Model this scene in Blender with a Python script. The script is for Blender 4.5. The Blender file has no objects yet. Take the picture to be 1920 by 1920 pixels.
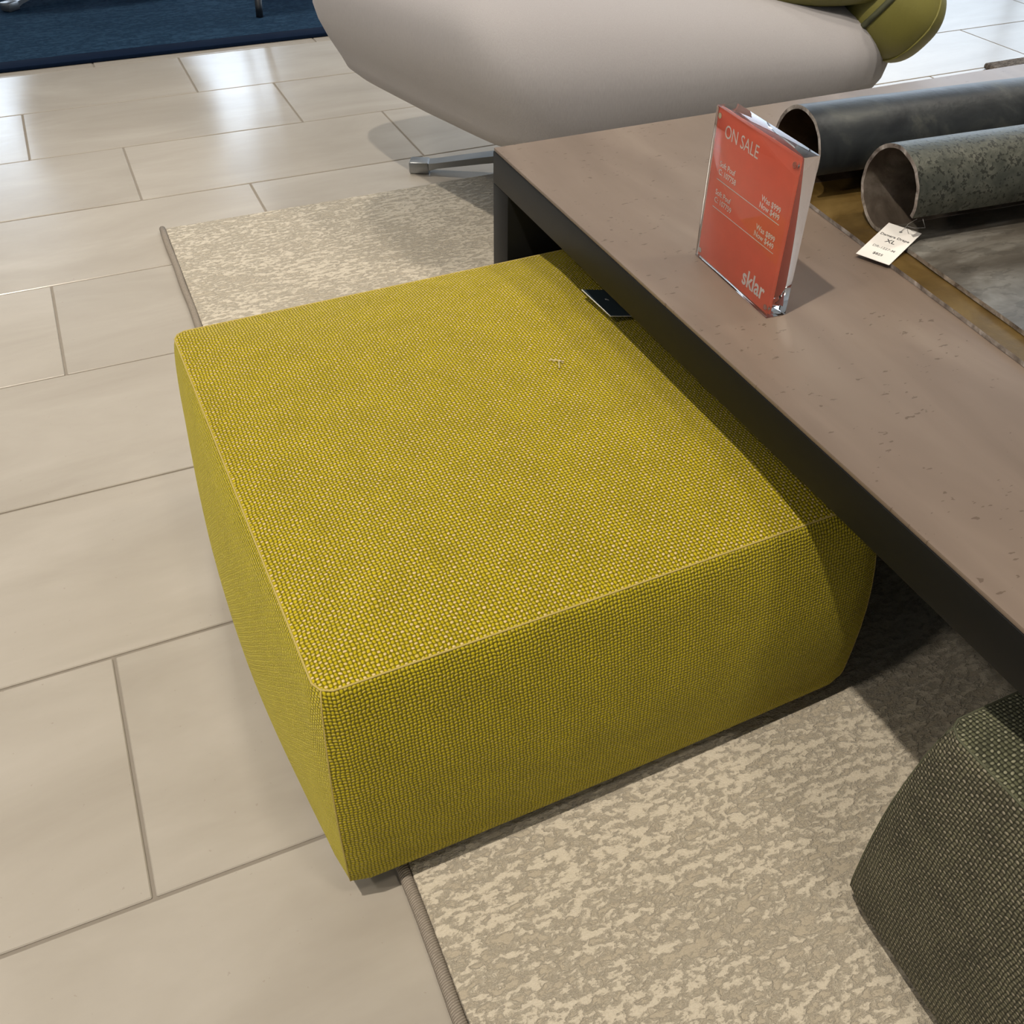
import bpy, bmesh, math, random
from mathutils import Vector, Matrix, noise
random.seed(7)
R = math.radians
S = bpy.context.scene
COL = S.collection

# ------------------------------------------------------------------ camera
def set_camera():
    yaw, pitch, roll = 0.421762819, 0.727043924, -0.0116619041
    fw = Vector((math.sin(yaw)*math.cos(pitch), math.cos(yaw)*math.cos(pitch), -math.sin(pitch)))
    r0 = Vector((math.cos(yaw), -math.sin(yaw), 0)); d0 = fw.cross(r0)
    r = math.cos(roll)*r0 + math.sin(roll)*d0; d = fw.cross(r)
    cd = bpy.data.cameras.new('camera'); cam = bpy.data.objects.new('camera', cd); COL.objects.link(cam)
    M = Matrix((r, -d, -fw)).transposed().to_4x4()
    M.translation = Vector((0.0, -2.89850, 0.823644))
    cam.matrix_world = M
    cd.sensor_width = 36.0; cd.sensor_fit = 'HORIZONTAL'
    cd.lens = 1806.655/1920*36.0
    cd.clip_start = 0.02
    S.camera = cam
set_camera()

# ------------------------------------------------------------------ world, exposure, daylight
S.view_settings.view_transform = 'Standard'; S.view_settings.look = 'None'
S.view_settings.gamma = 1.0; S.view_settings.use_curve_mapping = False
S.view_settings.exposure = 0.14
S.cycles.max_bounces = 6; S.cycles.diffuse_bounces = 3; S.cycles.glossy_bounces = 3; S.cycles.transmission_bounces = 6
W = bpy.data.worlds.new('world'); S.world = W; W.use_nodes = True
W.node_tree.nodes['Background'].inputs[0].default_value = (0.75, 0.86, 1.0, 1)
W.node_tree.nodes['Background'].inputs[1].default_value = 1.0

def area(name, loc, rot, sx, sy, power, col):
    l = bpy.data.lights.new(name, 'AREA'); l.shape = 'RECTANGLE'; l.size = sx; l.size_y = sy
    l.energy = power; l.color = col
    o = bpy.data.objects.new(name, l); COL.objects.link(o); o.location = loc; o.rotation_euler = rot
    return o
DAY = (0.70, 0.84, 1.0)
# daylight entering through the window openings of the far wall and the right wall
area('daylight_far', (0.95, 3.70, 1.24), (R(-90), 0, 0), 0.50, 0.50, 5.5, DAY)
area('daylight_far', (-0.75, 3.70, 1.24), (R(-90), 0, 0), 1.10, 0.50, 12, DAY)
area('daylight_right', (4.30, 1.45, 1.45), (0, R(90), 0), 2.3, 3.7, 50, DAY)

# ------------------------------------------------------------------ node helpers
class N:
    def __init__(s, name):
        s.m = bpy.data.materials.new(name); s.m.use_nodes = True
        s.t = s.m.node_tree; s.b = s.t.nodes['Principled BSDF']; s.out = s.t.nodes['Material Output']
    def new(s, typ, **k):
        n = s.t.nodes.new(typ)
        for a, v in k.items(): setattr(n, a, v)
        return n
    def put(s, sock, v):
        if isinstance(v, bpy.types.NodeSocket): s.t.links.new(v, sock)
        elif isinstance(v, (tuple, list)) and len(v) == 3 and sock.type == 'RGBA': sock.default_value = (*v, 1)
        else: sock.default_value = v
    def math(s, op, a, b=0.0, c=None):
        n = s.new('ShaderNodeMath', operation=op); s.put(n.inputs[0], a); s.put(n.inputs[1], b)
        if c is not None: s.put(n.inputs[2], c)
        return n.outputs[0]
    def vmath(s, op, a, b):
        n = s.new('ShaderNodeVectorMath', operation=op); s.put(n.inputs[0], a); s.put(n.inputs[1], b)
        return n.outputs[0]
    def noise(s, vec, scale, detail=3, rough=0.5, dist=0.0):
        n = s.new('ShaderNodeTexNoise'); s.put(n.inputs['Vector'], vec); n.inputs['Scale'].default_value = scale
        n.inputs['Detail'].default_value = detail; n.inputs['Roughness'].default_value = rough
        n.inputs['Distortion'].default_value = dist
        return n.outputs['Fac']
    def ramp(s, fac, pts):
        n = s.new('ShaderNodeValToRGB'); s.put(n.inputs[0], fac)
        e = n.color_ramp.elements
        while len(e) < len(pts): e.new(0.5)
        for k, (p, c) in enumerate(pts):
            e[k].position = p; e[k].color = (*c, 1) if len(c) == 3 else c
        return n.outputs[0]
    def mix(s, f, a, b, mode='MIX'):
        n = s.new('ShaderNodeMix', data_type='RGBA', blend_type=mode)
        s.put(n.inputs[0], f); s.put(n.inputs[6], a); s.put(n.inputs[7], b)
        return n.outputs[2]
    def bump(s, h, strength, dist, normal=None):
        n = s.new('ShaderNodeBump'); n.inputs['Strength'].default_value = strength; n.inputs['Distance'].default_value = dist
        s.put(n.inputs['Height'], h)
        if normal is not None: s.put(n.inputs['Normal'], normal)
        return n.outputs[0]
    def coord(s, which='Object'): return s.new('ShaderNodeTexCoord').outputs[which]
    def pos(s): return s.new('ShaderNodeNewGeometry').outputs['Position']
    def scale(s, vec, v):
        n = s.new('ShaderNodeMapping'); s.put(n.inputs[0], vec); n.inputs['Scale'].default_value = v
        return n.outputs[0]
    def set(s, **k):
        nm = dict(col='Base Color', rough='Roughness', metal='Metallic', normal='Normal', spec='Specular IOR Level', sheen='Sheen Weight',
                  trans='Transmission Weight', ior='IOR', coat='Coat Weight', emis='Emission Color', estr='Emission Strength')
        for a, v in k.items(): s.put(s.b.inputs[nm[a]], v)
        return s.m

def plain(name, col, rough=0.5, metal=0.0, spec=0.5, bumpy=0.0, bscale=60):
    n = N(name); f = n.noise(n.coord(), bscale, 3)
    c = n.mix(f, tuple(x*0.93 for x in col), tuple(min(1, x*1.06) for x in col))
    if bumpy: n.set(normal=n.bump(f, bumpy, 0.001))
    return n.set(col=c, rough=rough, metal=metal, spec=spec)

def weave(name, warp, weft, cell=0.0032, tint=1.0, dark=0.35, hue2=None, melange=0.25, sheen=0.35):
    n = N(name); uv = n.coord('UV'); n.b.inputs['Sheen Roughness'].default_value = 0.45; n.b.inputs['Sheen Tint'].default_value = (0.95, 0.84, 0.22, 1) if sheen > 0.2 else (0.8, 0.8, 0.7, 1)
    wob = n.new('ShaderNodeTexNoise'); n.put(wob.inputs['Vector'], uv); wob.inputs['Scale'].default_value = 70; wob.inputs['Detail'].default_value = 2
    off = n.vmath('MULTIPLY', n.vmath('SUBTRACT', wob.outputs['Color'], (0.5, 0.5, 0.5)), (0.0042, 0.0042, 0))
    v = n.vmath('MULTIPLY', n.vmath('ADD', uv, off), (1/cell, 1/cell, 0))
    sp = n.new('ShaderNodeSeparateXYZ'); n.put(sp.inputs[0], v); x, y = sp.outputs[0], sp.outputs[1]
    ix, iy = n.math('FLOOR', x), n.math('FLOOR', y)
    fx = n.math('SUBTRACT', n.math('FRACT', x), 0.5); fy = n.math('SUBTRACT', n.math('FRACT', y), 0.5)
    par = n.math('FLOORED_MODULO', n.math('ADD', ix, iy), 2.0)
    x2 = n.math('MULTIPLY', fx, fx); y2 = n.math('MULTIPLY', fy, fy)
    # weft float (knot) on odd cells, warp float on even cells
    hw = n.math('MAXIMUM', n.math('SUBTRACT', 1.0, n.math('ADD', n.math('MULTIPLY', x2, 3.2), n.math('MULTIPLY', y2, 4.8))), 0.0)
    hp = n.math('MAXIMUM', n.math('SUBTRACT', 0.78, n.math('ADD', n.math('MULTIPLY', x2, 3.6), n.math('MULTIPLY', y2, 1.8))), 0.0)
    h = n.math('ADD', n.math('MULTIPLY', hw, par), n.math('MULTIPLY', hp, n.math('SUBTRACT', 1.0, par)))
    wn = n.new('ShaderNodeTexWhiteNoise', noise_dimensions='2D')
    cb = n.new('ShaderNodeCombineXYZ'); n.put(cb.inputs[0], ix); n.put(cb.inputs[1], iy); n.put(wn.inputs['Vector'], cb.outputs[0])
    rnd = wn.outputs['Value']
    dotm = n.math('MULTIPLY', par, n.math('SMOOTH_MIN', 1.0, n.math('MULTIPLY', n.math('MAXIMUM', n.math('SUBTRACT', hw, 0.35), 0), 2.4), 0.1))
    dotm = n.math('MULTIPLY', dotm, n.math('MULTIPLY_ADD', rnd, 0.8, 0.25))
    dotm = n.math('MINIMUM', n.math('MULTIPLY', dotm, tint), 1.0)
    big = n.noise(uv, 26, 3, 0.6)
    st = n.noise(n.scale(uv, (9, 120, 1)), 1.0, 2)
    g = n.ramp(big, [(0.3, tuple(c*(1-melange*.55) for c in warp)), (0.7, tuple(min(1, c*(1+melange*.45)) for c in warp))])
    if hue2: g = n.mix(n.math('MULTIPLY', rnd, 0.55), g, hue2)
    g = n.mix(n.math('MULTIPLY', st, 0.25), g, tuple(c*0.72 for c in warp))
    c = n.mix(dotm, g, weft)
    c = n.mix(n.math('MULTIPLY', n.math('MINIMUM', n.math('MULTIPLY', n.math('MAXIMUM', n.math('SUBTRACT', 0.50, h), 0), 1.0), 0.5), 1.9), c, tuple(k*dark for k in warp))
    fz = n.noise(uv, 900, 2)
    n.set(normal=n.bump(n.math('ADD', h, n.math('MULTIPLY', fz, 0.25)), 0.85, cell*0.42))
    return n.set(col=c, rough=0.85, spec=0.22, sheen=sheen)

# ------------------------------------------------------------------ mesh helpers
def link(name, me, mats, parent=None, smooth=False):
    o = bpy.data.objects.new(name, me); COL.objects.link(o)
    if not isinstance(mats, (list, tuple)): mats = [mats]
    if len(me.materials) == 0:
        for m in mats: me.materials.append(m)
    if parent is not None: o.parent = parent
    if smooth: me.shade_smooth()
    return o
def pymesh(name, vs, fs, mats, parent=None, smooth=False, uvs=None, fm=None):
    me = bpy.data.meshes.new(name); me.from_pydata(vs, [], fs); me.update()
    if uvs is not None:
        L = me.uv_layers.new(name='UVMap')
        for lp in me.loops: L.data[lp.index].uv = uvs[lp.vertex_index]
    o = link(name, me, mats, parent, smooth)
    if fm is not None:
        for p, k in zip(me.polygons, fm): p.material_index = k
    return o
def bmobj(name, bm, mats, parent=None, smooth=False, auto=None):
    bmesh.ops.recalc_face_normals(bm, faces=bm.faces)
    me = bpy.data.meshes.new(name); bm.to_mesh(me); bm.free()
    o = link(name, me, mats, parent, smooth)
    if auto: me.set_sharp_from_angle(angle=R(auto))
    return o
def box(bm, x0, x1, y0, y1, z0, z1, bev=0.0, seg=2):
    m = Matrix.Translation(((x0+x1)/2, (y0+y1)/2, (z0+z1)/2)) @ Matrix.Diagonal((x1-x0, y1-y0, z1-z0, 1))
    g = bmesh.ops.create_cube(bm, size=1.0, matrix=m)
    if bev:
        es = list({e for v in g['verts'] for e in v.link_edges})
        bmesh.ops.bevel(bm, geom=es, offset=bev, segments=seg, affect='EDGES', profile=0.5)
def boxobj(name, ext, mats, parent=None, bev=0.0, seg=2, smooth=False):
    bm = bmesh.new(); box(bm, *ext, bev=bev, seg=seg)
    return bmobj(name, bm, mats, parent, smooth or bev > 0, auto=35 if bev > 0 else None)
def cyl(bm, c, r, h, seg=24, axis='Z', r2=None):
    M = Matrix.Translation(c)
    if axis == 'Y': M = M @ Matrix.Rotation(R(90), 4, 'X')
    if axis == 'X': M = M @ Matrix.Rotation(R(90), 4, 'Y')
    bmesh.ops.create_cone(bm, cap_ends=True, segments=seg, radius1=r, radius2=r if r2 is None else r2, depth=h, matrix=M)
def tube(name, pts, rad, mat, parent=None, seg=8, closed=False):
    pts = [Vector(p) for p in pts]; n = len(pts); vs, fs, uvs = [], [], []
    up = Vector((0, 0, 1)); L = 0
    for i, p in enumerate(pts):
        a = pts[(i-1) % n] if (closed or i > 0) else p; b = pts[(i+1) % n] if (closed or i < n-1) else p
        t = (b-a).normalized(); u = up if abs(t.dot(up)) < 0.95 else Vector((1, 0, 0))
        s = t.cross(u).normalized(); w = s.cross(t)
        if i: L += (p-pts[i-1]).length
        for k in range(seg):
            an = 2*math.pi*k/seg; vs.append(p + rad*(math.cos(an)*s + math.sin(an)*w)); uvs.append((L, k/seg*rad*6.28))
    for i in range(n if closed else n-1):
        for k in range(seg):
            a, b = i*seg+k, i*seg+(k+1) % seg; j = ((i+1) % n)*seg
            fs.append((a, b, j+(k+1) % seg, j+k))
    if not closed: fs.append(tuple(range(seg))[::-1]); fs.append(tuple((n-1)*seg+k for k in range(seg)))
    return pymesh(name, vs, fs, mat, parent, True, uvs)
def empty(name, loc=(0, 0, 0), rz=0.0):
    o = bpy.data.objects.new(name, None); COL.objects.link(o); o.location = loc; o.rotation_euler = (0, 0, rz); o.empty_display_size = 0.05
    return o
def tag(o, label, cat=None, group=None, kind=None):
    o['label'] = label
    if cat: o['category'] = cat
    if group: o['group'] = group
    if kind: o['kind'] = kind
    return o
def struct(o, label=None):
    o['kind'] = 'structure'
    if label: o['label'] = label
    return o
def text(name, body, size, mat, parent, loc, rot=(0, 0, 0), align='CENTER', bold=0.0, sx=1.0, ext=0.00008):
    cu = bpy.data.curves.new(name, 'FONT'); cu.body = body; cu.size = size; cu.align_x = align; cu.align_y = 'CENTER'
    cu.offset = bold; cu.extrude = ext; cu.resolution_u = 3
    t = bpy.data.objects.new(name, cu); COL.objects.link(t)
    bpy.context.view_layer.update()
    me = bpy.data.meshes.new_from_object(t.evaluated_get(bpy.context.evaluated_depsgraph_get()))
    COL.objects.unlink(t); bpy.data.objects.remove(t)
    me.materials.clear(); me.materials.append(mat)
    o = bpy.data.objects.new(name, me); COL.objects.link(o); o.parent = parent
    o.location = loc; o.rotation_euler = rot; o.scale = (sx, 1, 1)
    return o

# ------------------------------------------------------------------ room shell
RX0, RX1, RY0, RY1, RZ = -2.32, 4.28, -3.9, 3.6, 2.75
m_wall = plain('wall_paint', (0.78, 0.76, 0.72), 0.9, spec=0.2)
m_ceil = plain('ceiling_paint', (0.82, 0.81, 0.79), 0.95, spec=0.1)
m_frame = plain('window_frame_paint', (0.12, 0.12, 0.13), 0.5)
def tile_mat():
    n = N('porcelain_tile'); inf = n.new('ShaderNodeObjectInfo').outputs['Random']
    p = n.vmath('ADD', n.pos(), n.vmath('MULTIPLY', (1, 1, 0), (0, 0, 0)))
    cb = n.new('ShaderNodeCombineXYZ'); n.put(cb.inputs[0], n.math('MULTIPLY', inf, 37.0)); n.put(cb.inputs[1], n.math('MULTIPLY', inf, 91.0))
    q = n.vmath('ADD', p, cb.outputs[0])
    cloud = n.noise(n.scale(q, (1.6, 5.0, 1)), 1.6, 5, 0.55, 0.6)
    fine = n.noise(n.scale(q, (6, 16, 1)), 5, 4, 0.6)
    c = n.ramp(cloud, [(0.28, (0.400, 0.362, 0.312)), (0.5, (0.452, 0.414, 0.362)), (0.72, (0.510, 0.472, 0.420))])
    c = n.mix(n.math('MULTIPLY', fine, 0.22), c, (0.36, 0.32, 0.28))
    spk = n.noise(q, 160, 2)
    c = n.mix(n.math('MULTIPLY', n.math('GREATER_THAN', spk, 0.74), 0.35), c, (0.30, 0.25, 0.20))
    val = n.new('ShaderNodeHueSaturation'); n.put(val.inputs['Value'], n.math('MULTIPLY_ADD', inf, 0.07, 0.965)); n.put(val.inputs['Color'], c)
    n.set(normal=n.bump(fine, 0.05, 0.002))
    return n.set(col=val.outputs[0], rough=n.math('MULTIPLY_ADD', fine, 0.08, 0.19), spec=0.5)
m_tile = tile_mat()
m_grout = plain('grout', (0.28, 0.25, 0.215), 0.9, spec=0.2)
floor = struct(boxobj('floor', (RX0, RX1, RY0, RY1, -0.06, -0.0022), m_grout), 'beige porcelain tile floor laid in a third offset bond')
bm = bmesh.new(); box(bm, -0.2982, 0.2982, -0.1482, 0.1482, -0.010, 0.0, bev=0.0011, seg=1)
tile_me = None
offs = {0: 0.292, 1: -0.118, 2: 0.075}
for row in range(25):
    k = row - 12                                   # row k spans y from -0.3(k+1) to -0.3k
    yc = -0.3*k - 0.15
    x0 = offs[k % 3] if k != 8 else 0.12
    for i in range(-6, 9):
        a, b = x0 + 0.6*i, x0 + 0.6*(i+1)
        if b < RX0 + 0.03 or a > RX1 - 0.03: continue
        if tile_me is None:
            t = bmobj('tile', bm, m_tile, floor); tile_me = t.data
        else:
            t = bpy.data.objects.new('tile', tile_me); COL.objects.link(t); t.parent = floor
        ca, cb_ = max(a, RX0 + 0.001), min(b, RX1 - 0.001)
        t.location = ((ca+cb_)/2, yc, random.uniform(-0.0003, 0.0003)); t.scale = ((cb_-ca)/0.6, 1, 1)

def wall_with_holes(name, axis, pos, thick, a0, a1, z1, holes, mat):
    """holes: (a0, a1, z0, z1) openings"""
    bm = bmesh.new()
    xs = sorted({a0, a1, *[h[0] for h in holes], *[h[1] for h in holes]})
    zs = sorted({0.0, z1, *[h[2] for h in holes], *[h[3] for h in holes]})
    for i in range(len(xs)-1):
        for j in range(len(zs)-1):
            cx, cz = (xs[i]+xs[i+1])/2, (zs[j]+zs[j+1])/2
            if any(h[0] < cx < h[1] and h[2] < cz < h[3] for h in holes): continue
            if axis == 'Y': box(bm, xs[i], xs[i+1], pos, pos+thick, zs[j], zs[j+1])
            else: box(bm, pos, pos+thick, xs[i], xs[i+1], zs[j], zs[j+1])
    return struct(bmobj(name, bm, mat))
hf = [(0.66, 1.24, 0.95, 1.53), (-1.34, -0.16, 0.95, 1.53)]
hr = [(-0.4, 3.3, 0.30, 2.60)]
wall_with_holes('wall_far', 'Y', RY1, 0.12, RX0-0.12, RX1+0.12, RZ, hf, m_wall)
wall_with_holes('wall_right', 'X', RX1, 0.12, RY0, RY1, RZ, hr, m_wall)
wall_with_holes('wall_left', 'X', RX0-0.12, 0.12, RY0, RY1, RZ, [], m_wall)
wall_with_holes('wall_near', 'Y', RY0-0.12, 0.12, RX0-0.12, RX1+0.12, RZ, [], m_wall)
struct(boxobj('ceiling', (RX0-0.12, RX1+0.12, RY0-0.12, RY1+0.12, RZ, RZ+0.1), m_ceil))
def window(n, axis, pos, h, bars):
    w = empty('window_%d' % n); struct(w)
    t = 0.035
    def fr(a0, a1, z0, z1, nm):
        e = (a0, a1, pos+0.02, pos+0.06, z0, z1) if axis == 'Y' else (pos+0.02, pos+0.06, a0, a1, z0, z1)
        boxobj(nm, e, m_frame, w)
    fr(h[0], h[0]+t, h[2], h[3], 'jamb'); fr(h[1]-t, h[1], h[2], h[3], 'jamb')
    fr(h[0]+t, h[1]-t, h[2], h[2]+t, 'sill'); fr(h[0]+t, h[1]-t, h[3]-t, h[3], 'head')
    for k in range(1, bars):
        x = h[0] + (h[1]-h[0])*k/bars; fr(x-0.02, x+0.02, h[2]+t, h[3]-t, 'mullion')
window(1, 'Y', RY1, hf[0], 1); window(2, 'Y', RY1, hf[1], 2); window(3, 'X', RX1, hr[0], 3)

# recessed ceiling spotlights and added fill spots (each is a lamp with its own light)
m_can = plain('spotlight_housing', (0.75, 0.75, 0.75), 0.4)
nl = N('lamp_lens'); m_lens = nl.set(col=(1, 0.9, 0.75), emis=(1.0, 0.86, 0.66), estr=6.0)
def spot(x, y, power, aim, label, col=(1.0, 0.90, 0.76), ang=100, blend=0.7, rad=0.14):
    t = empty('ceiling_spotlight', (x, y, RZ)); tag(t, label, 'light', 'ceiling spotlights')
    bm = bmesh.new()
    for k in range(24):
        a, b = 2*math.pi*k/24, 2*math.pi*(k+1)/24
        def P(r, z, q): return bm.verts.new((r*math.cos(q), r*math.sin(q), z))
        f = [P(0.045, -0.001, a), P(0.060, -0.001, a), P(0.060, -0.008, a), P(0.045, -0.012, a)]
        g = [P(0.045, -0.001, b), P(0.060, -0.001, b), P(0.060, -0.008, b), P(0.045, -0.012, b)]
        for i in range(4): bm.faces.new((f[i], g[i], g[(i+1) % 4], f[(i+1) % 4]))
    bmesh.ops.remove_doubles(bm, verts=bm.verts, dist=1e-5)
    bmobj('trim_ring', bm, m_can, t, True)
    bm = bmesh.new(); cyl(bm, (0, 0, -0.002), 0.045, 0.003); bmobj('lens', bm, m_lens, t)
    l = bpy.data.lights.new('spot', 'SPOT'); l.energy = power; l.color = col; l.spot_size = R(ang); l.spot_blend = blend; l.shadow_soft_size = rad
    o = bpy.data.objects.new('spot_lamp', l); COL.objects.link(o); o.parent = t; o.location = (0, 0, -0.05)
    d = Vector(aim) - Vector((x, y, RZ-0.05)); o.rotation_euler = d.to_track_quat('-Z', 'Y').to_euler()
spot(-0.56, -2.62, 170, (0.3, -2.4, 0), 'recessed ceiling spotlight above the lime pouf', rad=0.03)
spot(0.55, -3.35, 36, (0.6, -2.6, 0), 'recessed ceiling spotlight above the near table end')
spot(2.45, -1.7, 60, (2.0, -1.5, 0), 'recessed ceiling spotlight above the rolled metal trays', ang=72)
spot(0.40, 0.30, 105, (0.6, -0.3, 0), 'recessed ceiling spotlight above the navy rug edge', ang=80)
spot(1.55, -2.35, 85, (1.15, -1.45, 0.3), 'added fill spotlight brightening the grey lounge chair', ang=56)  # added fill, brightens the chair front, table top and back of the scene
spot(-1.70, -2.60, 70, (-0.1, -2.2, 0.1), 'added fill spotlight brightening the left face of the lime pouf', ang=70)  # unseen extra lamp, put in to lift the left pouf face
spot(-1.30, -0.9, 60, (-0.9, -1.0, 0), 'recessed ceiling spotlight above the bare tiles', ang=66)
spot(2.60, 0.60, 32, (2.2, -0.2, 0), 'recessed ceiling spotlight near the right window', ang=72)

# ------------------------------------------------------------------ grey rug
def rug_mat(name, a, b, c3, sc=1.0, sheen=0.2):
    n = N(name); p = n.pos()
    big = n.noise(n.scale(p, (3.0*sc, 6.0*sc, 1)), 1.5, 3, 0.5)
    m1 = n.noise(n.scale(p, (110*sc, 165*sc, 20)), 1.0, 4, 0.66, 0.3)
    m2 = n.noise(n.scale(p, (30*sc, 115*sc, 20)), 1.0, 3, 0.6, 0.2)
    f = n.math('ADD', n.math('MULTIPLY', m1, 0.50), n.math('ADD', n.math('MULTIPLY', m2, 0.33), n.math('MULTIPLY', big, 0.17)))
    c = n.ramp(f, [(0.425, a), (0.47, tuple((x+y)/2 for x, y in zip(a, b))), (0.495, b), (0.57, c3)])
    fib = n.noise(n.scale(p, (420, 700, 200)), 1.0, 2)
    c = n.mix(n.math('MULTIPLY', fib, 0.25), c, tuple(x*0.6 for x in a))
    hgt = n.math('ADD', n.math('MULTIPLY', n.ramp(f, [(0.44, (0, 0, 0)), (0.52, (1, 1, 1))]), 0.6), n.math('MULTIPLY', fib, 0.35))
    n.set(normal=n.bump(hgt, 0.8, 0.005))
    return n.set(col=c, rough=0.95, spec=0.1, sheen=sheen)
m_rug = rug_mat('mottled_rug_pile', (0.515, 0.452, 0.356), (0.62, 0.553, 0.444), (0.70, 0.632, 0.518))
RGX0, RGX1, RGY0, RGY1, RGZ = 0.086, 2.15, -3.7, -1.066, 0.009
rug = empty('area_rug', (0, 0, 0)); tag(rug, 'large mottled grey and cream area rug under the coffee table', 'rug')
boxobj('pile', (RGX0+0.011, RGX1-0.011, RGY0, RGY1, 0.0008, RGZ), m_rug, rug, bev=0.003)
def cord_mat():
    n = N('rug_binding_yarn'); uv = n.coord('UV')
    sp = n.new('ShaderNodeSeparateXYZ'); n.put(sp.inputs[0], uv)
    s = n.math('SINE', n.math('ADD', n.math('MULTIPLY', sp.outputs[0], 2900), n.math('MULTIPLY', sp.outputs[1], 700)))
    f = n.math('MULTIPLY_ADD', s, 0.5, 0.5)
    c = n.mix(n.math('MULTIPLY', f, n.noise(uv, 300, 2)), (0.24, 0.205, 0.17), (0.55, 0.49, 0.42))
    n.set(normal=n.bump(f, 0.6, 0.0012))
    return n.set(col=c, rough=0.9, spec=0.15)
m_cord = cord_mat()
for x in (RGX0+0.0055, RGX1-0.0055):
    tube('edge_binding', [(x + 0.0006*math.sin(k*1.7), RGY0 + (RGY1+0.004-RGY0)*k/60, 0.0062) for k in range(61)], 0.0058, m_cord, rug, 10)

# ------------------------------------------------------------------ poufs
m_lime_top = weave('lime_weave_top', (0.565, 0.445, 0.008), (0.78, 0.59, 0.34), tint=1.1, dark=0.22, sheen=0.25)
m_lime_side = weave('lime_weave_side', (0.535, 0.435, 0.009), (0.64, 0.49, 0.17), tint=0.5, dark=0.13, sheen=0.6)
m_lime_seam = plain('lime_seam_thread', (0.52, 0.41, 0.13), 0.85, spec=0.2, bumpy=0.5, bscale=700)
m_green_top = weave('green_weave_top', (0.160, 0.164, 0.096), (0.40, 0.39, 0.27), tint=0.8, dark=0.16, hue2=(0.060, 0.062, 0.046), melange=0.9, sheen=0.08)
m_green_side = weave('green_weave_side', (0.158, 0.152, 0.096), (0.39, 0.35, 0.265), tint=0.75, dark=0.16, hue2=(0.070, 0.058, 0.045), melange=0.9, sheen=0.08)
m_green_seam = plain('green_seam_thread', (0.11, 0.115, 0.075), 0.9, spec=0.2, bumpy=0.5, bscale=700)
m_foot = plain('black_glide', (0.02, 0.02, 0.02), 0.5)
def outline(side, t, h, r):
    """point and outward normal on one side of a rounded square; t in [-1, 1] from corner middle to corner middle"""
    La, Lb = r*math.pi/4, 2*(h-r); L = 2*La+Lb; s = (t+1)/2*L
    if s < La:
        an = -math.pi*3/4 + s/r; p = Vector((-(h-r)+r*math.cos(an), -(h-r)+r*math.sin(an))); nn = Vector((math.cos(an), math.sin(an)))
    elif s > La+Lb:
        an = -math.pi/2 + (s-La-Lb)/r; p = Vector(((h-r)+r*math.cos(an), -(h-r)+r*math.sin(an))); nn = Vector((math.cos(an), math.sin(an)))
    else: p = Vector((-(h-r)+(s-La), -h)); nn = Vector((0, -1))
    q = Matrix.Rotation(side*math.pi/2, 2)
    return q @ p, q @ nn, s
PROF = [(0.000, 0.0205), (0.016, 0.0195), (0.0235, 0.0208), (0.0270, 0.0255), (0.0287, 0.036), (0.0295, 0.055), (0.0300, 0.080), (0.0300, 0.105),
        (0.0290, 0.130), (0.0270, 0.155), (0.0235, 0.180), (0.0190, 0.203), (0.0145, 0.223), (0.0095, 0.239), (0.0050, 0.2485), (0.0014, 0.2535), (-0.0008, 0.2545)]
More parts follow.
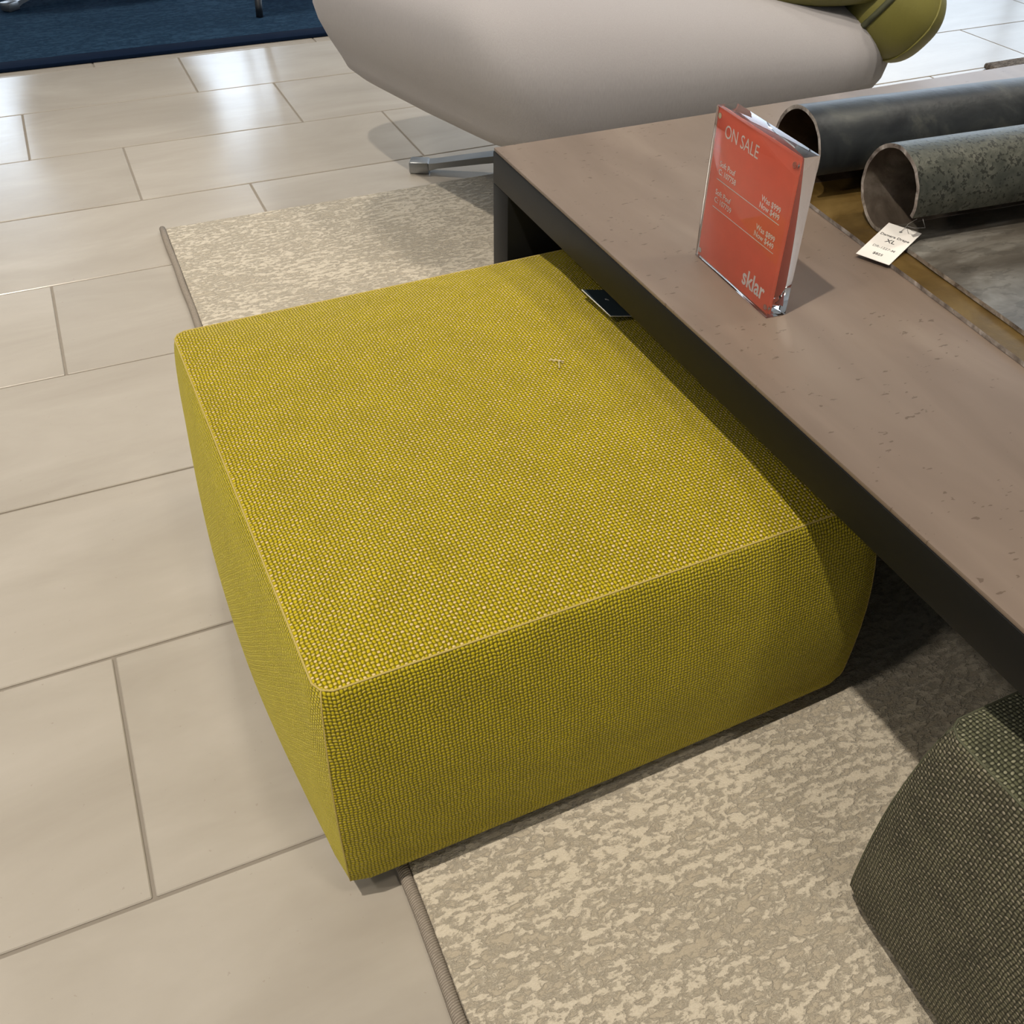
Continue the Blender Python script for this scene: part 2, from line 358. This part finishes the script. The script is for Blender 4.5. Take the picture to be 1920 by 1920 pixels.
def pouf(loc, rz, mt, ms, mseam, label, hx=0.259, hy=0.272, r=0.015, zs=1.0, kx=0.36, ky=0.92):
    h = 0.265
    root = empty('pouf', loc, rz); tag(root, label, 'pouf')
    n = 56
    def so(side, t, off):
        p, nn, s = outline(side, t, h, r)
        p = Vector((p.x*hx/h, p.y*hy/h)); nn = nn/max(abs(nn.x), abs(nn.y))
        c = lambda q: math.cos(math.pi/2*max(-1, min(1, q)))
        if off <= 0: return p + nn*off, s
        return p + Vector((nn.x*off*(kx+(1-kx)*c(p.y/hy)), nn.y*off*(ky+(1-ky)*c(p.x/hx)))), s
    for side in range(4):
        vs, fs, uvs = [], [], []; vlen = 0
        for j, (off, z) in enumerate(PROF):
            if j: vlen += math.hypot(off-PROF[j-1][0], z-PROF[j-1][1])
            row = [so(side, -1+2*i/n, off)[0] for i in range(n+1)]; cum = [0.0]
            for i in range(n): cum.append(cum[-1] + (row[i+1]-row[i]).length)
            for i, p in enumerate(row): vs.append((p.x, p.y, z*zs)); uvs.append((cum[i]-cum[n//2]+0.4+side*0.7, vlen))
        for j in range(len(PROF)-1):
            for i in range(n): a = j*(n+1)+i; fs.append((a, a+1, a+n+2, a+n+1))
        pymesh('side_panel', vs, fs, ms, root, True, uvs)
    vs, fs, uvs = [], [], []
    RN = 44; M = 4*n
    for j in range(RN+1):
        f = (1 - j/RN)
        rho = f if j else 1.0
        for side in range(4):
            for i in range(n):
                p, s = so(side, -1+2*i/n, -0.0008)
                # puffed crown, a little lumpy
                z = 0.2545 + 0.0205*(1-rho**3.2) + 0.0012*noise.noise(Vector((p.x*rho*9, p.y*rho*9, 1.3)))*(1-rho**6)
                vs.append((p.x*rho, p.y*rho, z*zs)); uvs.append((p.x*rho+0.31, p.y*rho+0.17))
    for j in range(RN):
        for i in range(M):
            a, b = j*M+i, j*M+(i+1) % M; fs.append((a, b, b+M, a+M))
    pymesh('top_panel', vs, fs, mt, root, True, uvs)
    ring = []
    for side in range(4):
        for i in range(n):
            p, s = so(side, -1+2*i/n, 0.0); ring.append((p.x*1.0008, p.y*1.0008, 0.2541*zs))
    tube('seam', ring, 0.0009, mseam, root, 6, closed=True)
    for side in range(4):
        pts = []
        for off, z in PROF[3:]:
            p, s = so(side, -1.0, off-0.0003); pts.append((p.x, p.y, z*zs))
        tube('corner_seam', pts, 0.0007, mseam, root, 6)
    bm = bmesh.new()
    for sx in (-1, 1):
        for sy in (-1, 1):
            bm2 = bmesh.new(); cyl(bm2, (sx*(h-0.07), sy*(h-0.07), 0.0102), 0.016, 0.0204); bmobj('foot', bm2, m_foot, root)
    bm.free()
    bo = [so(s_, -1+2*i/n, 0.0)[0] for s_ in range(4) for i in range(n)]
    pymesh('underside', [(p.x, p.y, 0.0204*zs) for p in bo], [tuple(range(len(bo)))], m_foot, root)
    return root
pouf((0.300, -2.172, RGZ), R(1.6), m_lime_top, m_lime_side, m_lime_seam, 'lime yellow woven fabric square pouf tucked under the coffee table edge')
pouf((0.712, -2.917, RGZ), R(1.2), m_green_top, m_green_side, m_green_seam, 'dark olive green melange woven pouf cropped by the picture corner', kx=0.55, ky=0.30)

# ------------------------------------------------------------------ coffee table
def table_mat():
    n = N('brown_travertine_top'); p = n.pos()
    st = n.noise(n.scale(p, (9, 2.2, 1)), 1.3, 4, 0.55, 0.5)
    cl = n.noise(p, 7, 4, 0.5)
    c = n.ramp(st, [(0.3, (0.165, 0.121, 0.094)), (0.5, (0.212, 0.160, 0.127)), (0.7, (0.270, 0.212, 0.170))])
    c = n.mix(n.math('MULTIPLY', cl, 0.5), c, (0.188, 0.148, 0.115))
    vo = n.noise(n.scale(p, (60, 140, 1)), 1.6, 2, 0.5)
    gate = n.noise(p, 13, 2)
    pit = n.math('MULTIPLY', n.math('GREATER_THAN', vo, 0.69), n.math('GREATER_THAN', gate, 0.47))
    c = n.mix(n.math('MULTIPLY', pit, 0.65), c, (0.09, 0.06, 0.04))
    n.set(normal=n.bump(n.math('SUBTRACT', n.math('MULTIPLY', st, 0.15), pit), 0.35, 0.001))
    return n.set(col=c, rough=n.math('MULTIPLY_ADD', cl, 0.15, 0.36), spec=0.45)
m_ttop = table_mat()
m_anth = plain('anthracite_lacquer', (0.0055, 0.0058, 0.0064), 0.5, spec=0.25)
TX0, TX1, TY0, TY1, TZ0, TZ1 = 0.455, 1.62, -3.40, -1.815, 0.330, 0.374
tb = empty('coffee_table', ((TX0+TX1)/2, (TY0+TY1)/2, RGZ)); tag(tb, 'dark framed coffee table with brown stone top', 'table')
bx, by = (TX0+TX1)/2, (TY0+TY1)/2
def tpart(name, e, m, bev):
    e = (e[0]-bx, e[1]-bx, e[2]-by, e[3]-by, e[4]-RGZ, e[5]-RGZ); return boxobj(name, e, m, tb, bev=bev)
tpart('table_frame', (TX0, TX1, TY0, TY1, TZ0, TZ1-0.004), m_anth, 0.0012)
tpart('tabletop', (TX0+0.0008, TX1-0.0008, TY0+0.0008, TY1-0.0008, TZ1-0.004, TZ1), m_ttop, 0.0008)
tpart('leg_panel', (TX0, TX1, TY1-0.046, TY1, RGZ, TZ0), m_anth, 0.0012)
tpart('leg_panel', (TX0, TX1, TY0, TY0+0.046, RGZ, TZ0), m_anth, 0.0012)

# ------------------------------------------------------------------ rolled metal trays
def patina(name, c1, c2, c3, sc, metal, rough, speck=0.0, stretch=(1, 1, 1)):
    n = N(name); p = n.scale(n.coord(), stretch)
    a = n.noise(p, sc, 5, 0.62, 0.6); b = n.noise(p, sc*5, 3, 0.6)
    c = n.ramp(a, [(0.32, c1), (0.52, c2), (0.70, c3)])
    if speck:
        k = n.math('GREATER_THAN', n.math('ADD', n.math('MULTIPLY', b, 0.75), n.math('MULTIPLY', a, 0.25)), 0.555)
        c = n.mix(n.math('MULTIPLY', k, speck), c, tuple(x*0.25 for x in c1))
    n.set(normal=n.bump(b, 0.35, 0.0012))
    return n.set(col=c, rough=n.math('MULTIPLY_ADD', a, 0.25, rough-0.12), metal=metal, spec=0.5)
m_dark_out = patina('blackened_steel', (0.016, 0.019, 0.023), (0.035, 0.040, 0.044), (0.085, 0.09, 0.082), 14, 0.45, 0.42)
m_dark_in = patina('brown_inner_steel', (0.030, 0.018, 0.012), (0.06, 0.04, 0.026), (0.12, 0.085, 0.06), 18, 0.5, 0.4)
m_gold = patina('golden_brown_sheet', (0.10, 0.060, 0.016), (0.17, 0.105, 0.030), (0.25, 0.165, 0.055), 12, 0.55, 0.42)
m_grn_out = patina('pitted_green_grey_steel', (0.045, 0.050, 0.042), (0.080, 0.085, 0.070), (0.13, 0.132, 0.110), 45, 0.45, 0.45, speck=0.75)
m_grn_in = patina('brown_grey_inner_steel', (0.07, 0.055, 0.042), (0.16, 0.13, 0.105), (0.32, 0.28, 0.24), 20, 0.5, 0.36)
m_silver = patina('mottled_silver_sheet', (0.085, 0.072, 0.056), (0.17, 0.155, 0.132), (0.36, 0.35, 0.32), 9, 0.5, 0.40, speck=0.25, stretch=(0.7, 1.6, 1))
m_edge = patina('worn_bright_edge', (0.12, 0.10, 0.09), (0.42, 0.39, 0.36), (0.75, 0.72, 0.70), 60, 0.6, 0.4)
def tray(loc, rz, Rad, Lx, Ly, th, end, mi, mo, mflat, label, seed):
    root = empty('rolled_tray', loc, rz); tag(root, label, 'tray')
    def build(name, prof, mats, nx=60):
        """prof: (y, z, ny, nz) mid-line with normals pointing to the inner face"""
        vs, fs, fm = [], [], []; m = len(prof)
        for side in (1, -1):
            for i in range(nx+1):
                x = Lx*i/nx
                for j, (y, z, ny, nz) in enumerate(prof):
                    e = 0.0011*noise.noise(Vector((j*0.35, seed, side*0.02))) if i in (0, nx) else 0
                    w = 0.0005*noise.noise(Vector((x*18, y*22+j*0.06, seed)))
                    vs.append((x+e, y+ny*(side*th/2+w), z+nz*(side*th/2+w)))
        o = (nx+1)*m
        for i in range(nx):
            for j in range(m-1):
                a = i*m+j; fs.append((a, a+1, a+m+1, a+m)); fm.append(0)
                a += o; fs.append((a, a+m, a+m+1, a+1)); fm.append(1)
        for i in (0, nx):
            for j in range(m-1):
                a = i*m+j; q = (a, a+o, a+o+1, a+1); fs.append(q if i == 0 else q[::-1]); fm.append(2)
        for j in (0, m-1):
            for i in range(nx):
                a = i*m+j; q = (a, a+m, a+m+o, a+o); fs.append(q if j == 0 else q[::-1]); fm.append(2)
        ob = pymesh(name, vs, fs, mats, root, True, None, fm); ob.data.set_sharp_from_angle(angle=R(40)); return ob
    z0 = th/2 + 0.0004
    flat = [(-Ly + Ly*k/24, z0, 0, 1) for k in range(25)]
    build('flat_sheet', flat, [mflat, mo, m_edge])
    arc = []
    for k in range(49):
        an = R(-90 + (end+90)*k/48); arc.append((Rad*math.cos(an), z0+Rad+Rad*math.sin(an), -math.cos(an), -math.sin(an)))
    build('rolled_edge', arc, [mi, mo, m_edge])
    return root
tray((0.7125, -2.060, TZ1), R(-4.6), 0.0440, 0.66, 0.50, 0.0042, 195, m_dark_in, m_dark_out, m_gold, 'large blackened metal tray with rolled edge and golden brown sheet, underneath', 3.1)
tray((0.7295, -2.191, TZ1+0.0050), R(-4.4), 0.0425, 0.60, 0.36, 0.0042, 195, m_grn_in, m_grn_out, m_silver, 'pitted green grey metal tray with rolled edge, on top of the other tray', 8.7)

# ------------------------------------------------------------------ acrylic sale sign
na = N('clear_acrylic'); m_acr = na.set(col=(0.98, 0.99, 0.99), rough=0.015, trans=1.0, ior=1.49)
m_red = plain('red_orange_card', (0.90, 0.19, 0.115), 0.6, spec=0.3)
m_white = plain('white_print', (0.98, 0.95, 0.93), 0.6)
m_back = plain('card_back', (0.62, 0.60, 0.58), 0.7)
m_mag = plain('nickel_magnet', (0.75, 0.74, 0.72), 0.25, metal=1.0)
sg = empty('sale_sign', (0.5295, -2.2195, TZ1), R(-93.0)); tag(sg, 'red sale card in a clear acrylic block stand', 'sign')
SW, SH, ST = 0.133, 0.147, 0.0205
boxobj('acrylic_block', (-SW/2, SW/2, 0.0, ST, 0.0003, SH), m_acr, sg, bev=0.0007)
YC = 0.0045
card = boxobj('red_card', (-SW/2+0.003, SW/2-0.003, YC, YC+0.0008, 0.003, SH-0.002), m_red, sg)
def sx_(u): return -SW/2 + u*SW
def sz_(v): return SH*(1-v)
fr = (R(90), 0, 0); yt = YC-0.00025
text('lettering', 'ON SALE', 0.0165, m_white, card, (sx_(0.13), yt, sz_(0.125)), fr, 'LEFT', sx=0.86)
for (u, v, s, al) in ((0.13, 0.325, 'Soft Pouf', 'LEFT'), (0.13, 0.375, 'C: 107758', 'LEFT'), (0.13, 0.505, 'Soft Pouf', 'LEFT'), (0.13, 0.555, 'C: 107759', 'LEFT'),
                      (0.90, 0.345, 'Was $999', 'RIGHT'), (0.90, 0.390, 'Now $499', 'RIGHT'), (0.90, 0.525, 'Was $899', 'RIGHT'), (0.90, 0.570, 'Now $449', 'RIGHT')):
    text('lettering', s, 0.0072, m_white, card, (sx_(u), yt, sz_(v)), fr, al, bold=0.00008)
for v in (0.425, 0.605):
    boxobj('rule_line', (sx_(0.12), sx_(0.91), yt-0.0001, yt+0.0001, sz_(v)-0.00035, sz_(v)+0.00035), m_white, card)
text('lettering', 'sklar', 0.0225, m_white, card, (sx_(0.90), yt, sz_(0.875)), fr, 'RIGHT', bold=0.00042, sx=0.86)
for u in (-1, 1):
    for w in (0, 1):
        bm = bmesh.new(); cyl(bm, (u*(SW/2-0.0065), YC-0.0012, 0.0085 if w == 0 else SH-0.008), 0.0026, 0.002, 16, 'Y'); bmobj('magnet', bm, m_mag, sg, True, auto=40)

# ------------------------------------------------------------------ paper tags
m_paper = plain('white_tag_paper', (0.86, 0.84, 0.81), 0.7)
m_ink = plain('black_ink', (0.03, 0.03, 0.03), 0.8)
m_greyink = plain('grey_ink', (0.22, 0.22, 0.22), 0.8)
m_string = plain('grey_tag_string', (0.20, 0.20, 0.20), 0.7)
def quad_frame(a, b, d):
    """frame with X along a->d (bottom edge), Y along a->b (up the tag)"""
    a, b, d = Vector(a), Vector(b), Vector(d); X = (d-a).normalized(); Z = X.cross(b-a).normalized(); Y = Z.cross(X)
    M = Matrix((X, Y, Z)).transposed().to_4x4(); M.translation = a
    return M, (d-a).length, (b-a).dot(Y)
M, tw, thh = quad_frame((0.6779, -2.2213, 0.3790), (0.7330, -2.1869, 0.3900), (0.6920, -2.2541, 0.3790))
tg = empty('price_tag'); tg.matrix_world = M; tag(tg, 'small white paper price tag tied to the pitted tray', 'tag')
boxobj('card', (0, tw, 0, thh, -0.0004, 0.0), m_paper, tg)
cx = tw/2
bm = bmesh.new(); cyl(bm, (cx, thh*0.86, 0.0001), 0.0016, 0.0003, 16); bmobj('eyelet', bm, m_greyink, tg)
for v, s, sz, m in ((0.68, 'Damara Drape', 0.0052, m_ink), (0.545, 'XL', 0.0085, m_ink), (0.34, 'DR-1227-M', 0.0050, m_greyink), (0.16, '$825', 0.0052, m_ink)):
    text('lettering', s, sz, m, tg, (cx, thh*v, 0.00005), (0, 0, 0), 'CENTER', bold=0.00006)
Mi = M.inverted()
hole = Vector((cx, thh*0.86, 0.0006))
for path in ([(0.7325, -2.2340, 0.4110), (0.7335, -2.2240, 0.4010)], [(0.7400, -2.2345, 0.4100), (0.7440, -2.2370, 0.4010), (0.7440, -2.2240, 0.3950)]):
    tube('string', [Mi @ Vector(p) for p in path] + [Vector((cx+0.001, thh*1.01, 0.0022)), hole], 0.0003, m_string, tg, 6)
m_navy = plain('navy_card', (0.045, 0.068, 0.088), 0.45)
M, tw, thh = quad_frame((0.4748, -2.0967, 0.2870), (0.4845, -2.0374, 0.2870), (0.5215, -2.0900, 0.2730))
hg = empty('hang_tag'); hg.matrix_world = M; tag(hg, 'dark navy hang tag lying on the lime pouf below the table edge', 'tag')
boxobj('card', (0, tw, 0, thh, -0.0005, 0.0), m_navy, hg)
for e in ((-0.0004, 0.0002, 0, thh, -0.0006, 0.0002), (0, tw, -0.0004, 0.0002, -0.0006, 0.0002)): boxobj('white_edge', e, m_paper, hg)
text('lettering', 'sk', 0.0055, m_paper, hg, (tw*0.42, thh*0.62, 0.0001), (0, 0, R(-20)))
m_lint = plain('pale_thread', (0.72, 0.62, 0.42), 0.8)
tag(tube('loose_thread', [(0.376, -2.148, 0.2862), (0.383, -2.153, 0.2870), (0.388, -2.158, 0.2868), (0.3835, -2.156, 0.2875), (0.3790, -2.166, 0.2865)], 0.00055, m_lint, None, 6),
    'pale loose thread lying on top of the lime pouf', 'thread')

# ------------------------------------------------------------------ grey lounge chair with swivel base
m_grey = N('pale_grey_upholstery')
def grey_fabric(n):
    p = n.coord(); a = n.noise(n.scale(p, (900, 900, 90)), 1.0, 2); b = n.noise(p, 6, 3)
    c = n.mix(a, (0.335, 0.325, 0.338), (0.43, 0.418, 0.433)); c = n.mix(n.math('MULTIPLY', b, 0.25), c, (0.37, 0.33, 0.345))
    n.set(normal=n.bump(a, 0.25, 0.0008))
    return n.set(col=c, rough=0.9, spec=0.15, sheen=0.15)
m_grey = grey_fabric(m_grey)
m_olive = plain('lime_olive_leather', (0.185, 0.172, 0.042), 0.5, spec=0.4, bumpy=0.15, bscale=260)
m_olive_seam = plain('dark_olive_seam', (0.07, 0.075, 0.04), 0.7)
m_steel = plain('brushed_steel', (0.34, 0.35, 0.36), 0.35, metal=0.85)
CX, CY = 1.025, -1.235
def shell(rings, cx, cy, ex, seg=96):
    vs, fs = [], []
    for (z, hx, hy, dx, dy) in rings:
        for k in range(seg):
            a = 2*math.pi*k/seg; c, s = math.cos(a), math.sin(a)
            vs.append((cx+dx+hx*math.copysign(abs(c)**(2/ex), c), cy+dy+hy*math.copysign(abs(s)**(2/ex), s), z))
    for i in range(len(rings)-1):
        for k in range(seg):
            a, b = i*seg+k, i*seg+(k+1) % seg; fs.append((a, b, b+seg, a+seg))
    fs.append(tuple(range(seg))[::-1]); fs.append(tuple((len(rings)-1)*seg+k for k in range(seg)))
    return vs, fs
def star_base(root, cx, cy, ang, rad, ztop, zf=0.0):
    for k in range(4):
        an = ang + k*math.pi/2
        bm = bmesh.new()
        vs = []
        for (r, w, z0, z1) in ((0.02, 0.017, 0.045, 0.062), (rad*0.55, 0.016, 0.026, 0.040), (rad-0.05, 0.015, 0.012, 0.024), (rad-0.03, 0.015, 0.006, 0.022)):
            vs.append([bm.verts.new((cx + r*math.cos(an) - s*w*math.sin(an), cy + r*math.sin(an) + s*w*math.cos(an), zf+z)) for s, z in ((-1, z0), (1, z0), (1, z1), (-1, z1))])
        for i in range(3):
            for j in range(4): bm.faces.new((vs[i][j], vs[i][(j+1) % 4], vs[i+1][(j+1) % 4], vs[i+1][j]))
        bm.faces.new(vs[0][::-1]); bm.faces.new(vs[-1])
        arm = bmobj('base_arm', bm, m_steel, root)
        bm = bmesh.new(); box(bm, rad-0.034, rad+0.008, -0.018, 0.018, zf+0.0005, zf+0.025, bev=0.004)
        bmesh.ops.transform(bm, matrix=Matrix.Translation((cx, cy, 0)) @ Matrix.Rotation(an, 4, 'Z'), verts=bm.verts)
        bmobj('foot_cap', bm, m_steel, arm, True, auto=35)
    bm = bmesh.new(); cyl(bm, (cx, cy, zf+(0.045+ztop)/2), 0.026, ztop-0.045); bmobj('column', bm, m_steel, root, True, auto=40)
ch = empty('lounge_chair', (CX, CY, 0)); tag(ch, 'pale grey upholstered lounge chair behind the coffee table', 'chair')
ch.rotation_euler = (0, 0, R(2))
rings = []
for (z, e) in ((0.208, -0.26), (0.209, -0.08), (0.213, -0.040), (0.221, -0.018), (0.233, -0.006), (0.250, 0.000), (0.268, 0.004), (0.284, 0.005), (0.298, 0.002), (0.311, -0.006),
               (0.323, -0.018), (0.334, -0.034), (0.344, -0.055), (0.352, -0.082), (0.358, -0.115), (0.362, -0.160), (0.363, -0.21), (0.362, -0.27)):
    rings.append((z, 0.485+e, 0.29+e, 0.006, 0))
vs, fs = shell(rings, 0, 0, 8.0, 200)
def seat_form(x, y, z):
    up = max(0.0, z-0.25)
    x2 = x*(1+0.150*y/0.29)                                  # wider towards the back
    cut = max(0.0, x/0.475-0.55)*max(0.0, -y/0.29-0.45)       # softer front right corner
    x2 -= 0.16*cut; y += 0.18*cut
    if x < 0 and y > 0: y += 0.05*(-x/0.475)*(y/0.29)
    left = max(0.0, -x/0.475)
    return (x2 - 0.85*left*min(up, 0.12), y, z + up*(0.45 - 0.55*x/0.475))   # the left side rises and flares out
vs = [seat_form(*v) for v in vs]
pymesh('seat_shell', vs, fs, m_grey, ch, True)
star_base(ch, -0.100, 0.118, R(153-2), 0.33, 0.212)
# back of the same chair, above the picture
vs, fs = [], []
nb = 40
for i in range(nb+1):
    q = i/nb*2-1; x = 0.46*q; y0 = 0.20-0.03*q*q
    for (dy, z) in ((0.0, 0.355), (0.02, 0.50), (0.06, 0.70), (0.075, 0.76), (0.115, 0.76), (0.115, 0.70), (0.085, 0.50), (0.065, 0.355)):
        vs.append((x, y0+dy, z))
for i in range(nb):
    for j in range(8):
        a, b = i*8+j, i*8+(j+1) % 8; fs.append((a, b, b+8, a+8))
fs.append(tuple(range(8))[::-1]); fs.append(tuple(nb*8+j for j in range(8)))
pymesh('backrest', vs, fs, m_grey, ch, True)

# lime cushion lying on the seat, its folded end drooping over the right front corner
bo = empty('seat_cushion', (1.22, -1.19, 0.37)); tag(bo, 'lime olive cushion folded over the right corner of the grey seat', 'cushion')
def blob(A, B, C, e1, e2, nu=64, nv=36):
    f = lambda v, e: math.copysign(abs(v)**e, v)
    def P(th, ph): return Vector((A*f(math.cos(ph), e1)*f(math.cos(th), e2), B*f(math.cos(ph), e1)*f(math.sin(th), e2), C*f(math.sin(ph), e1)))
    vs = [P(2*math.pi*i/nu, -math.pi/2+math.pi*j/nv) for j in range(nv+1) for i in range(nu)]
    fs = [(j*nu+i, j*nu+(i+1) % nu, (j+1)*nu+(i+1) % nu, (j+1)*nu+i) for j in range(nv) for i in range(nu)]
    return vs, fs, P
vs, fs, P = blob(0.27, 0.20, 0.050, 0.6, 0.6)
pad = pymesh('cushion_pad', vs, fs, m_olive, bo, True); pad.location = (-0.01, -0.045, 0.040); pad.rotation_euler = (0, 0, R(-30))
vs, fs, P = blob(0.105, 0.150, 0.086, 0.8, 0.8)
roll = pymesh('folded_end', vs, fs, m_olive, bo, True); roll.location = (0.205, -0.190, -0.010); roll.rotation_euler = (0.058, 0.657, -0.5395)
tube('zip_seam', [P(R(-104), R(-66+6*k))*1.008 for k in range(22)], 0.0055, m_olive_seam, roll, 8)
tube('piping', [P(R(-60), R(-70+7*k))*1.003 for k in range(21)], 0.002, m_olive, roll, 8)

# ------------------------------------------------------------------ navy rug and what stands on it
m_blue = rug_mat('navy_rug_pile', (0.016, 0.043, 0.088), (0.021, 0.056, 0.110), (0.030, 0.072, 0.132), 0.6, sheen=0.0)
m_bluedark = plain('navy_binding', (0.004, 0.012, 0.034), 0.9, spec=0.1)
br = empty('navy_rug'); tag(br, 'dark navy blue rug with darker bound edge', 'rug')
boxobj('pile', (-2.0, 1.75, 0.098, 2.6, 0.0005, 0.010), m_blue, br, bev=0.002)
boxobj('edge_binding', (-2.0, 1.75, 0.036, 0.099, 0.0005, 0.0105), m_bluedark, br, bev=0.003)
m_bluefab = plain('navy_upholstery', (0.012, 0.03, 0.07), 0.9, spec=0.1)
nc = empty('navy_chair', (0.145, 0.83, 0.010)); tag(nc, 'navy swivel chair on the navy rug, only its base in view', 'chair')
star_base(nc, 0, 0, R(222), 0.34, 0.26)
rg = [(0.26, 0.02, 0.02, 0, 0), (0.26, 0.22, 0.22, 0, 0), (0.28, 0.29, 0.29, 0, 0), (0.34, 0.33, 0.33, 0, 0), (0.42, 0.33, 0.33, 0, 0), (0.45, 0.29, 0.29, 0, 0), (0.45, 0.03, 0.03, 0, 0)]
vs, fs = shell(rg, 0, 0, 2.6, 48); pymesh('seat', vs, fs, m_bluefab, nc, True)
sc = empty('metal_leg_chair', (0.80, 0.50, 0.010)); tag(sc, 'chair on thin chrome legs with dark tips on the navy rug', 'chair')
m_tip = plain('dark_leg_tip', (0.012, 0.016, 0.024), 0.5)
m_chrome = plain('chrome_leg', (0.62, 0.62, 0.62), 0.2, metal=1.0)
for lx, ly in ((-0.224, -0.235), (0.22, -0.235), (-0.22, 0.22), (0.22, 0.22)):
    top = Vector((lx*0.86, ly*0.86, 0.40)); bot = Vector((lx, ly, 0.0))
    lg = tube('leg', [bot.lerp(top, 0.12), top], 0.0085, m_chrome, sc, 12)
    tube('leg_tip', [bot, bot.lerp(top, 0.12)], 0.0105, m_tip, lg, 12)
boxobj('seat', (-0.23, 0.23, -0.23, 0.23, 0.40, 0.47), m_bluefab, sc, bev=0.02, seg=3)
# brown rug beyond the table
m_brown = rug_mat('brown_shaggy_pile', (0.07, 0.05, 0.038), (0.15, 0.115, 0.09), (0.24, 0.20, 0.165), 1.4)
tag(boxobj('brown_rug', (2.27, 3.5, -1.75, -0.905, 0.0005, 0.016), m_brown, None, bev=0.006), 'brown shaggy rug edge beyond the far end of the table', 'rug')
